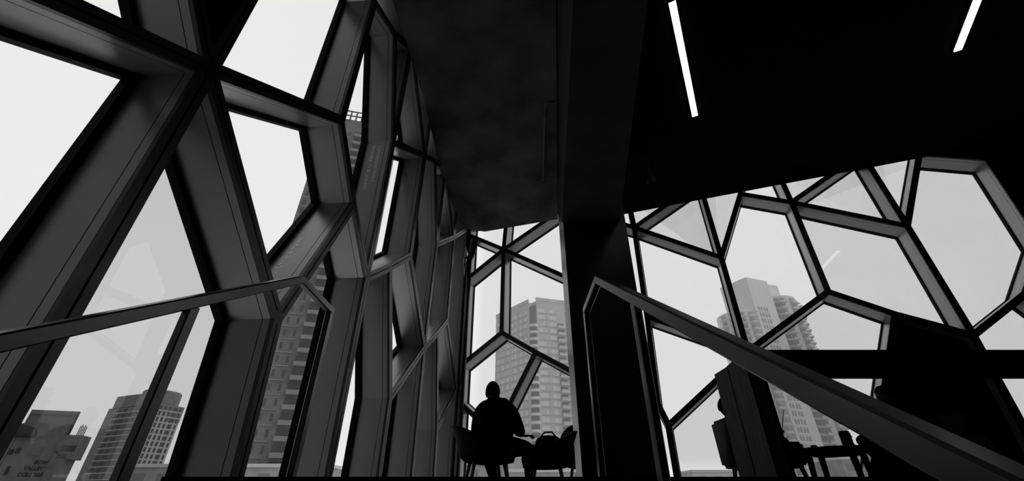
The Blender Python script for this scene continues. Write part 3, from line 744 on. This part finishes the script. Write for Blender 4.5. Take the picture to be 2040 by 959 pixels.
grid_parts(e, 'window', T['t1w'], P2, P3, [(.12,.36),(.50,.74)], [z + .8 for z in fz[:34]], 1.7, .08, 100)
bm = NBM()
for i in range(9):
    for (p, q) in ((P1, P2), (P2, P3)):
        o = p.lerp(q, i / 8); obox(bm, V((o.x, o.y, 101.5)), V((.35, 0, 0)), V((0, .35, 0)), V((0, 0, 3.6)))
for (p, q) in ((P1, P2), (P2, P3)):
    d, n, L = face_frame(p, q)
    for zz in (103.0, 104.9): obox(bm, V((((p + q) / 2).x, ((p + q) / 2).y, zz)), d * L, n * .3, V((0, 0, .35)))
obj('roof_screen', bm, T['t1'], e)

# tower 2: pale panel tower between the far mullions
C0 = vv(9.4, 175.0); dl = V((-.622, .783, 0)); dr = V((.959, .284, 0))
e = empty('corner_tower', V((10, 190, ZG))); tagp(e, 'pale panelled apartment tower with curved corner balconies right of the dark coated person', 'building')
Lp = C0 + dl * 27.5; Rp = C0 + dr * 40; c_l = C0 + dl * 3.2; c_r = C0 + dr * .6
body('wall', [Lp, c_l, C0 + dl * 3.2 + dr * 1.6, C0 + dr * 1.6 + dl * .5, C0 + dr * 1.4, Rp, Rp + dl * 20, Lp + dr * 20], 76.0, T['t2'], e)
f2 = [ZG + 4 + 3 * i for i in range(26)]
random.seed(3)
grid_parts(e, 'window', T['t2w'], C0 + dr * 1.4, Rp, [(.02,.07),(.075,.10),(.16,.20),(.205,.23),(.42,.46),(.50,.53),(.62,.67),(.75,.80)], [z + .7 for z in f2], 1.7, .06, 60, skip=lambda i, z: random.random() < .28)
grid_parts(e, 'dark_panel', T['t2g'], C0 + dr * 1.4, Rp, [(.03,.14),(.15,.24),(.40,.55),(.6,.7)], [z - .1 for z in f2], .75, .03, 60)
grid_parts(e, 'window', T['t2w'], c_l, Lp, [(.06,.13),(.2,.26),(.36,.42),(.45,.49),(.58,.64),(.74,.79),(.88,.93)], [z + .7 for z in f2], 1.7, .06, 100, skip=lambda i, z: random.random() < .35)
grid_parts(e, 'dark_panel', T['t2g'], c_l, Lp, [(.05,.30),(.34,.52),(.56,.96)], [z - .1 for z in f2], .8, .03, 100)
bm = NBM(); prism(bm, [v_ + V((0, 0, ZG)) for v_ in (c_l + dr * .3, C0 + dl * 3.1 + dr * 1.55, C0 + dr * 1.55 + dl * .5, C0 + dr * 1.45 + dl * .05, C0 + dr * .9 + dl * .3, C0 + dl * 2.6 + dr * .4)], V((0, 0, 74 - ZG))); obj('recess', bm, T['t2d'], e)
for z in f2[:24]:
    bm = NBM(); cc = C0 + dl * 1.5 + dr * .9
    pts = [cc + V((math.cos(t) * 2.0, math.sin(t) * 2.0, z)) for t in [R(180 + 24 + 12 * k) for k in range(12)]]
    prism(bm, pts, V((0, 0, 1.0))); obj('round_balcony', bm, T['t2w'], e)
    d, n, L = face_frame(C0 + dr * 1.4, Rp)
    bm = NBM(); o = C0 + dr * 13.2 + n * .7; obox(bm, V((o.x, o.y, z)), dr * 5.0, n * 1.4, V((0, 0, .3))); bmm = obj('balcony', bm, T['t2w'], e)
    bm = NBM(); o = C0 + dr * 13.2 + n * 1.3; obox(bm, V((o.x, o.y, z + .3)), dr * 5.0, n * .1, V((0, 0, .9))); obj('balustrade', bm, T['t2'], bmm)
    bm = NBM(); o = C0 + dr * 12.4 + n * .03; obox(bm, V((o.x, o.y, z + .5)), dr * 3.0, n * .2, V((0, 0, 2.0))); obj('balcony_door', bm, T['t2d'], e)
for (p, q) in ((C0 + dr * 1.2, Rp), (c_l, Lp)):
    d, n, L = face_frame(p, q); m_ = (p + q) / 2
    bm = NBM(); obox(bm, V((m_.x, m_.y, 76.0)), d * L, n * .4, V((0, 0, 1.6))); obj('parapet', bm, T['t2'], e)

# tower 3: the hazy tower with rounded balconies through the right wall
K0 = vv(110.3, 180); kl = V((-.5, .866, 0)); kr = V((.938, .345, 0))
e = empty('balcony_tower', V((112, 190, ZG))); tagp(e, 'hazy pale high rise ringed with rounded balconies beyond the right glass wall', 'building')
body('core', [K0 + kl * 6, K0, K0 + kr * 13, K0 + kr * 13 + kl * 14, K0 + kl * 14], 90.0, T['t3'], e)
f3 = [ZG + 4 + 3 * i for i in range(30)]
def arc(c, r, a0, a1, n): return [c + V((math.cos(R(a0 + (a1 - a0) * i / n)) * r, math.sin(R(a0 + (a1 - a0) * i / n)) * r, 0)) for i in range(n + 1)]
lw = [K0 + kl * 1.5 + kr * .2 + V((0, 0, 0))]
wl = arc(K0 + V((-4.5, 9.0, 0)), 9.0, 280, 150, 10)
body('wing', wl + [K0 + kl * 24 + kr * 8, K0 + kr * 6 + kl * 3], 73.5, T['t3'], e)
wr_ = arc(K0 + kr * 19 + V((0, 9.0, 0)), 10.5, 355, 225, 10)
body('wing', wr_ + [K0 + kr * 13 + kl * 4, K0 + kr * 20 + kl * 22, K0 + kr * 34 + kl * 14], 83.0, T['t3'], e)
body('plant_room', [K0 + kr * 14 + kl * 6, K0 + kr * 27 + kl * 5, K0 + kr * 27 + kl * 14, K0 + kr * 14 + kl * 14], 92.0, T['t3'], e, 80)
bz = [z for z in f3 if z < 71][::-1]
for k, z in enumerate(bz):
    if True:
        for i in (0, 2, 4, 6):
            p = wl[i]; dd = (p - (K0 + V((-4.5, 9.0, 0)))).normalized(); s_ = V((-dd.y, dd.x, 0))
            bm = NBM(); o = p + dd * .8; obox(bm, V((o.x, o.y, z)), s_ * 3.0, dd * 1.8, V((0, 0, 1.0 if i % 4 == 0 else .4)))
            if e.get('_nb', 0) < 100: obj('balcony', bm, T['t3d'], e); e['_nb'] = e.get('_nb', 0) + 1
            else: bm.free()
            bm = NBM(); o = p + dd * .02; obox(bm, V((o.x, o.y, z + 1.1)), s_ * 2.2, dd * .3, V((0, 0, 1.5)))
            if e.get('_nd', 0) < 100: obj('balcony_door', bm, T['t3w'], e); e['_nd'] = e.get('_nd', 0) + 1
            else: bm.free()
if True:
    bal = NBM(); win = NBM()
    for z in f3:
        for i in (1, 2, 4, 5, 7, 8, 9):
            if z > 80: continue
            p = wr_[i]; dd = (p - (K0 + kr * 19 + V((0, 9.0, 0)))).normalized(); s_ = V((-dd.y, dd.x, 0)); o = p + dd * .8
            obox(bal, V((o.x, o.y, z)), s_ * 2.7, dd * 1.9, V((0, 0, 1.0 if i % 2 else .35)))
            o = p + dd * .03; obox(win, V((o.x, o.y, z + 1.1)), s_ * 1.9, dd * .3, V((0, 0, 1.6)))
    tagp(obj('balcony_row', bal, T['t3d'], e), kind='stuff'); tagp(obj('window_row', win, T['t3w'], e), kind='stuff')
grid_parts(e, 'window', T['t3w'], K0, K0 + kr * 13, [(.12,.2),(.24,.32),(.38,.46),(.50,.58)], [z + .7 for z in f3[:27]], 1.8, .06, 100)
for z in f3[:27]:
    d, n, L = face_frame(K0, K0 + kr * 13); o = K0 + kr * 4.6 + n * .1; bm = NBM(); obox(bm, V((o.x, o.y, z)), kr * 7.6, n * .35, V((0, 0, .35))); obj('floor_band', bm, T['t3'], e)

# tower 4: apartment block low on the left
Q1, Q2, Q3 = vv(-.895 * 262, 262), vv(-.791 * 245, 245), vv(-.728 * 258, 258)
e = empty('apartment_tower', V(((Q1.x + Q3.x) / 2, 260, ZG))); tagp(e, 'dark apartment block with pale window grid seen low through the left glass wall', 'building')
body('wall', [Q1, Q2, Q3, Q3 + (Q1 - Q2)], 45.5, T['t4'], e)
u = (Q2 - Q1).normalized(); w_ = (Q3 - Q2).normalized()
body('penthouse', [Q1 + u * 3 , Q2 - u * 4, Q2 - u * 4 + w_ * 10, Q1 + u * 3 + w_ * 10], 52.0, T['t4'], e, 45)
bm = NBM(); cc = (Q1 + Q3) / 2; lathe(bm, V((cc.x + 6, cc.y, 45)), [(9.5, 0), (9.5, 8.5), (9.0, 9.2), (.5, 9.6)], 30); obj('roof_drum', bm, T['t4'], e)
bm = NBM(); obox(bm, V((cc.x + 4, cc.y - 4, 54)), V((1.6, 0, 0)), V((0, 1.6, 0)), V((0, 0, 2.0))); obj('chimney', bm, T['t4l'], e)
f4 = [ZG + 3 + 3 * i for i in range(17)]
grid_parts(e, 'window', T['t4w'], Q1, Q2, [(.20,.28),(.34,.42),(.66,.80),(.84,.96)], [z + .8 for z in f4], 1.6, .10, 50)
for z in f4[3:]:
    d, n, L = face_frame(Q1, Q2); o = Q1 + u * L * .45 + n * .6; bm = NBM(); obox(bm, V((o.x, o.y, z)), u * L * .50, n * 1.4, V((0, 0, .4))); obj('floor_band', bm, T['t4l'], e)
d, n, L = face_frame(Q2, Q3)
for a_ in (.08, .24, .40, .56, .80, .95):
    bm = NBM(); o = Q2 + w_ * L * a_ + n * .2; obox(bm, V((o.x, o.y, ZG)), w_ * .9, n * .5, V((0, 0, 50.5 if a_ < .5 else 46))); obj('pier', bm, T['t4l'], e)
for z in f4:
    bm = NBM(); o = (Q2 + Q3) / 2 + n * .12; obox(bm, V((o.x, o.y, z)), w_ * L * .96, n * .4, V((0, 0, .6))); obj('floor_band', bm, T['t4l'], e)
grid_parts(e, 'window', T['t4w'], Q2, Q3, [(.11,.21),(.27,.37),(.44,.53),(.61,.76),(.84,.92)], [z + .9 for z in f4], 1.7, .06, 100)

# the college building in the bottom left corner
CYD = 62.0
def cp_(px, py, y=CYD): return on_y(px, py, y)
b2 = cp_(158, 822); ztop = b2.z; b2 = vv(b2.x, b2.y)
fd = V((-1, -.30, 0)).normalized(); rd = V((b2.x * .995, b2.y * 1.012, 0)).normalized()
n5 = V((fd.y, -fd.x, 0)); n5 = n5 if n5.dot(b2) < 0 else -n5
def fp(px, py):                            # point of the street front seen at a pixel
    r = ray(px, py); return r * (b2.dot(n5) / r.dot(n5))
e = empty('college_building', V((b2.x - 12, b2.y + 6, ZG))); tagp(e, 'dark brick college building with lettering in the bottom left corner', 'building')
Fa = fp(64, 816); Fa = vv(Fa.x, Fa.y)
body('wall', [Fa, b2, b2 + rd * 9, Fa + rd * 9], ztop, T['t5'], e)
Fb = b2 + fd * 30; zl = fp(40, 852).z
body('low_wing', [Fb, Fa + fd * .05, Fa + fd * .05 + rd * 9, Fb + rd * 9], zl, T['t5'], e)
sd = (Fa - b2).normalized()
def onface(nm, px0, px1, m, th=.3, dz=None):      # a raised panel between two seen corners
    a_, c_ = fp(*px0), fp(*px1); z0, z1 = min(a_.z, c_.z), max(a_.z, c_.z)
    L = (vv(a_.x, a_.y) - vv(c_.x, c_.y)).length; o = (a_ + c_) / 2 + n5 * (th / 2 - .06)
    bm = NBM(); obox(bm, V((o.x, o.y, z0)), fd * L, n5 * th, V((0, 0, z1 - z0))); return obj(nm, bm, m, e)
onface('parapet', (66, 817), (157, 829), T['t5l'], .25)
onface('panel', (88, 890), (60, 908), T['t5l'], .12)
for (a_, c_) in (((56, 855), (42, 866)), ((44, 893), (30, 904)), ((30, 896), (16, 906)), ((22, 930), (8, 946))): onface('window', a_, c_, T['t5w'], .2)
bm = NBM(); o = fp(140, 860); o1 = vv(o.x, o.y) + n5 * .08; obox(bm, V((o1.x, o1.y, ZG)), fd * .16, n5 * .3, V((0, 0, ztop - ZG))); obj('downpipe', bm, T['t5w'], e)
for (px, py, hh, ww) in ((163, 868, 2.0, 2.2), (157, 889, 1.6, 1.7), (140, 905, 12, 1.5)):
    o = fp(px - 8, py); bm = NBM(); o1 = vv(o.x, o.y) + rd * 1.0; obox(bm, V((o1.x, o1.y, o.z - hh)), fd * ww, n5 * 2.4, V((0, 0, hh))); obj('bay', bm, T['t5'], e)
for k_ in range(5):
    o = fp(152 + k_ * 3, 869 + k_ * .6); o1 = vv(o.x, o.y) + rd * .6; bm = NBM(); tube(bm, [V((o1.x, o1.y, o.z - .3)), V((o1.x, o1.y, o.z + 1.3 + .2 * (k_ % 2)))], .05, 6); obj('antenna', bm, T['t5w'], e)
o = fp(60, 866); bm = NBM(); lathe(bm, V((o.x, o.y, o.z)) + rd * 2.2, [(2.6, -.4), (2.6, .2), (2.3, .8), (1.7, 1.3), (.9, 1.6), (.1, 1.7)], 28); obj('dome', bm, T['t5w'], e, True)
M['letters'] = T['t5w']
for tx, x_, y_, sz in (('BOW', 67, 925, .60), ('VALLEY', 46, 937, .60), ('COLLEGE', 33, 950, .62)):
    o = fp(x_, y_) + n5 * .06; lettering('sign_lettering', tx, sz, o, -fd, V((0, 0, 1)), e, .018)

# low cloud hanging between the library and the right hand towers
hz = bpy.data.materials.new('cloud_haze'); hz.use_nodes = True; nt = hz.node_tree; nt.nodes.clear()
vo = nt.nodes.new('ShaderNodeOutputMaterial'); vs_ = nt.nodes.new('ShaderNodeVolumeScatter'); vs_.inputs['Density'].default_value = HAZE; vs_.inputs['Color'].default_value = (1, 1, 1, 1)
nt.links.new(vs_.outputs[0], vo.inputs['Volume'])
if HAZE > 0:
    bm = NBM(); box(bm, (-12, 132, 10.2), (330, 172, 150)); hzo = obj('haze', bm, hz)
    tagp(hzo, 'pale low cloud hanging in front of the right hand high rises', 'haze', kind='stuff')

# low roofs beyond the floor edge
def low(nm, lab, x0, x1, y, z, m, dy=12, cap=None, extra=None):
    e = empty(nm, V(((x0 + x1) / 2, y + dy / 2, ZG))); tagp(e, lab, 'building')
    bm = NBM(); box(bm, (x0, y, ZG), (x1, y + dy, z)); obj('wall', bm, m, e)
    bm = NBM(); box(bm, (x0 - .3, y - .3, z), (x1 + .3, y + dy, z + (cap or .5))); obj('roof_edge', bm, T['pale'], e)
    n = max(2, int((x1 - x0) / 4))
    for i in range(min(n, 12)):
        xa = x0 + (i + .25) * (x1 - x0) / n; bm = NBM(); box(bm, (xa, y - .08, z - 2.4), (xa + (x1 - x0) / n * .5, y + .05, z - .9)); obj('window', bm, T['t2d'], e)
    return e
low('low_block', 'low grey block with a pale roof edge below the raised tip of the tub chair', -17, -1.9, 118, 7.4, T['mid'])
low('low_block', 'low pale block with a white canopy below the panelled corner tower', -1.0, 22, 112, 5.6, T['mid'], cap=.7)
low('low_block', 'low pale building at the foot of the hazy balcony tower, left of the timber screen', 44, 60, 118, 5.9, T['pale'])
low('low_block', 'low banded building seen between the coffee table and the right hand lounge chair', 84, 118, 122, 9.0, T['mid'], cap=1.0)
low('low_block', 'low pale roofed block at the foot of the tall brick tower', -62, -30, 78, 4.6, T['mid'])
low('low_block', 'low block standing right of the dark apartment tower beside a handrail post', -129, -123.6, 172, 10, T['t4'])
for o in bpy.data.objects:
    for k in ('_n_window', '_n_dark_panel', '_nb', '_nd', 'topfirst'):
        if k in o: del o[k]
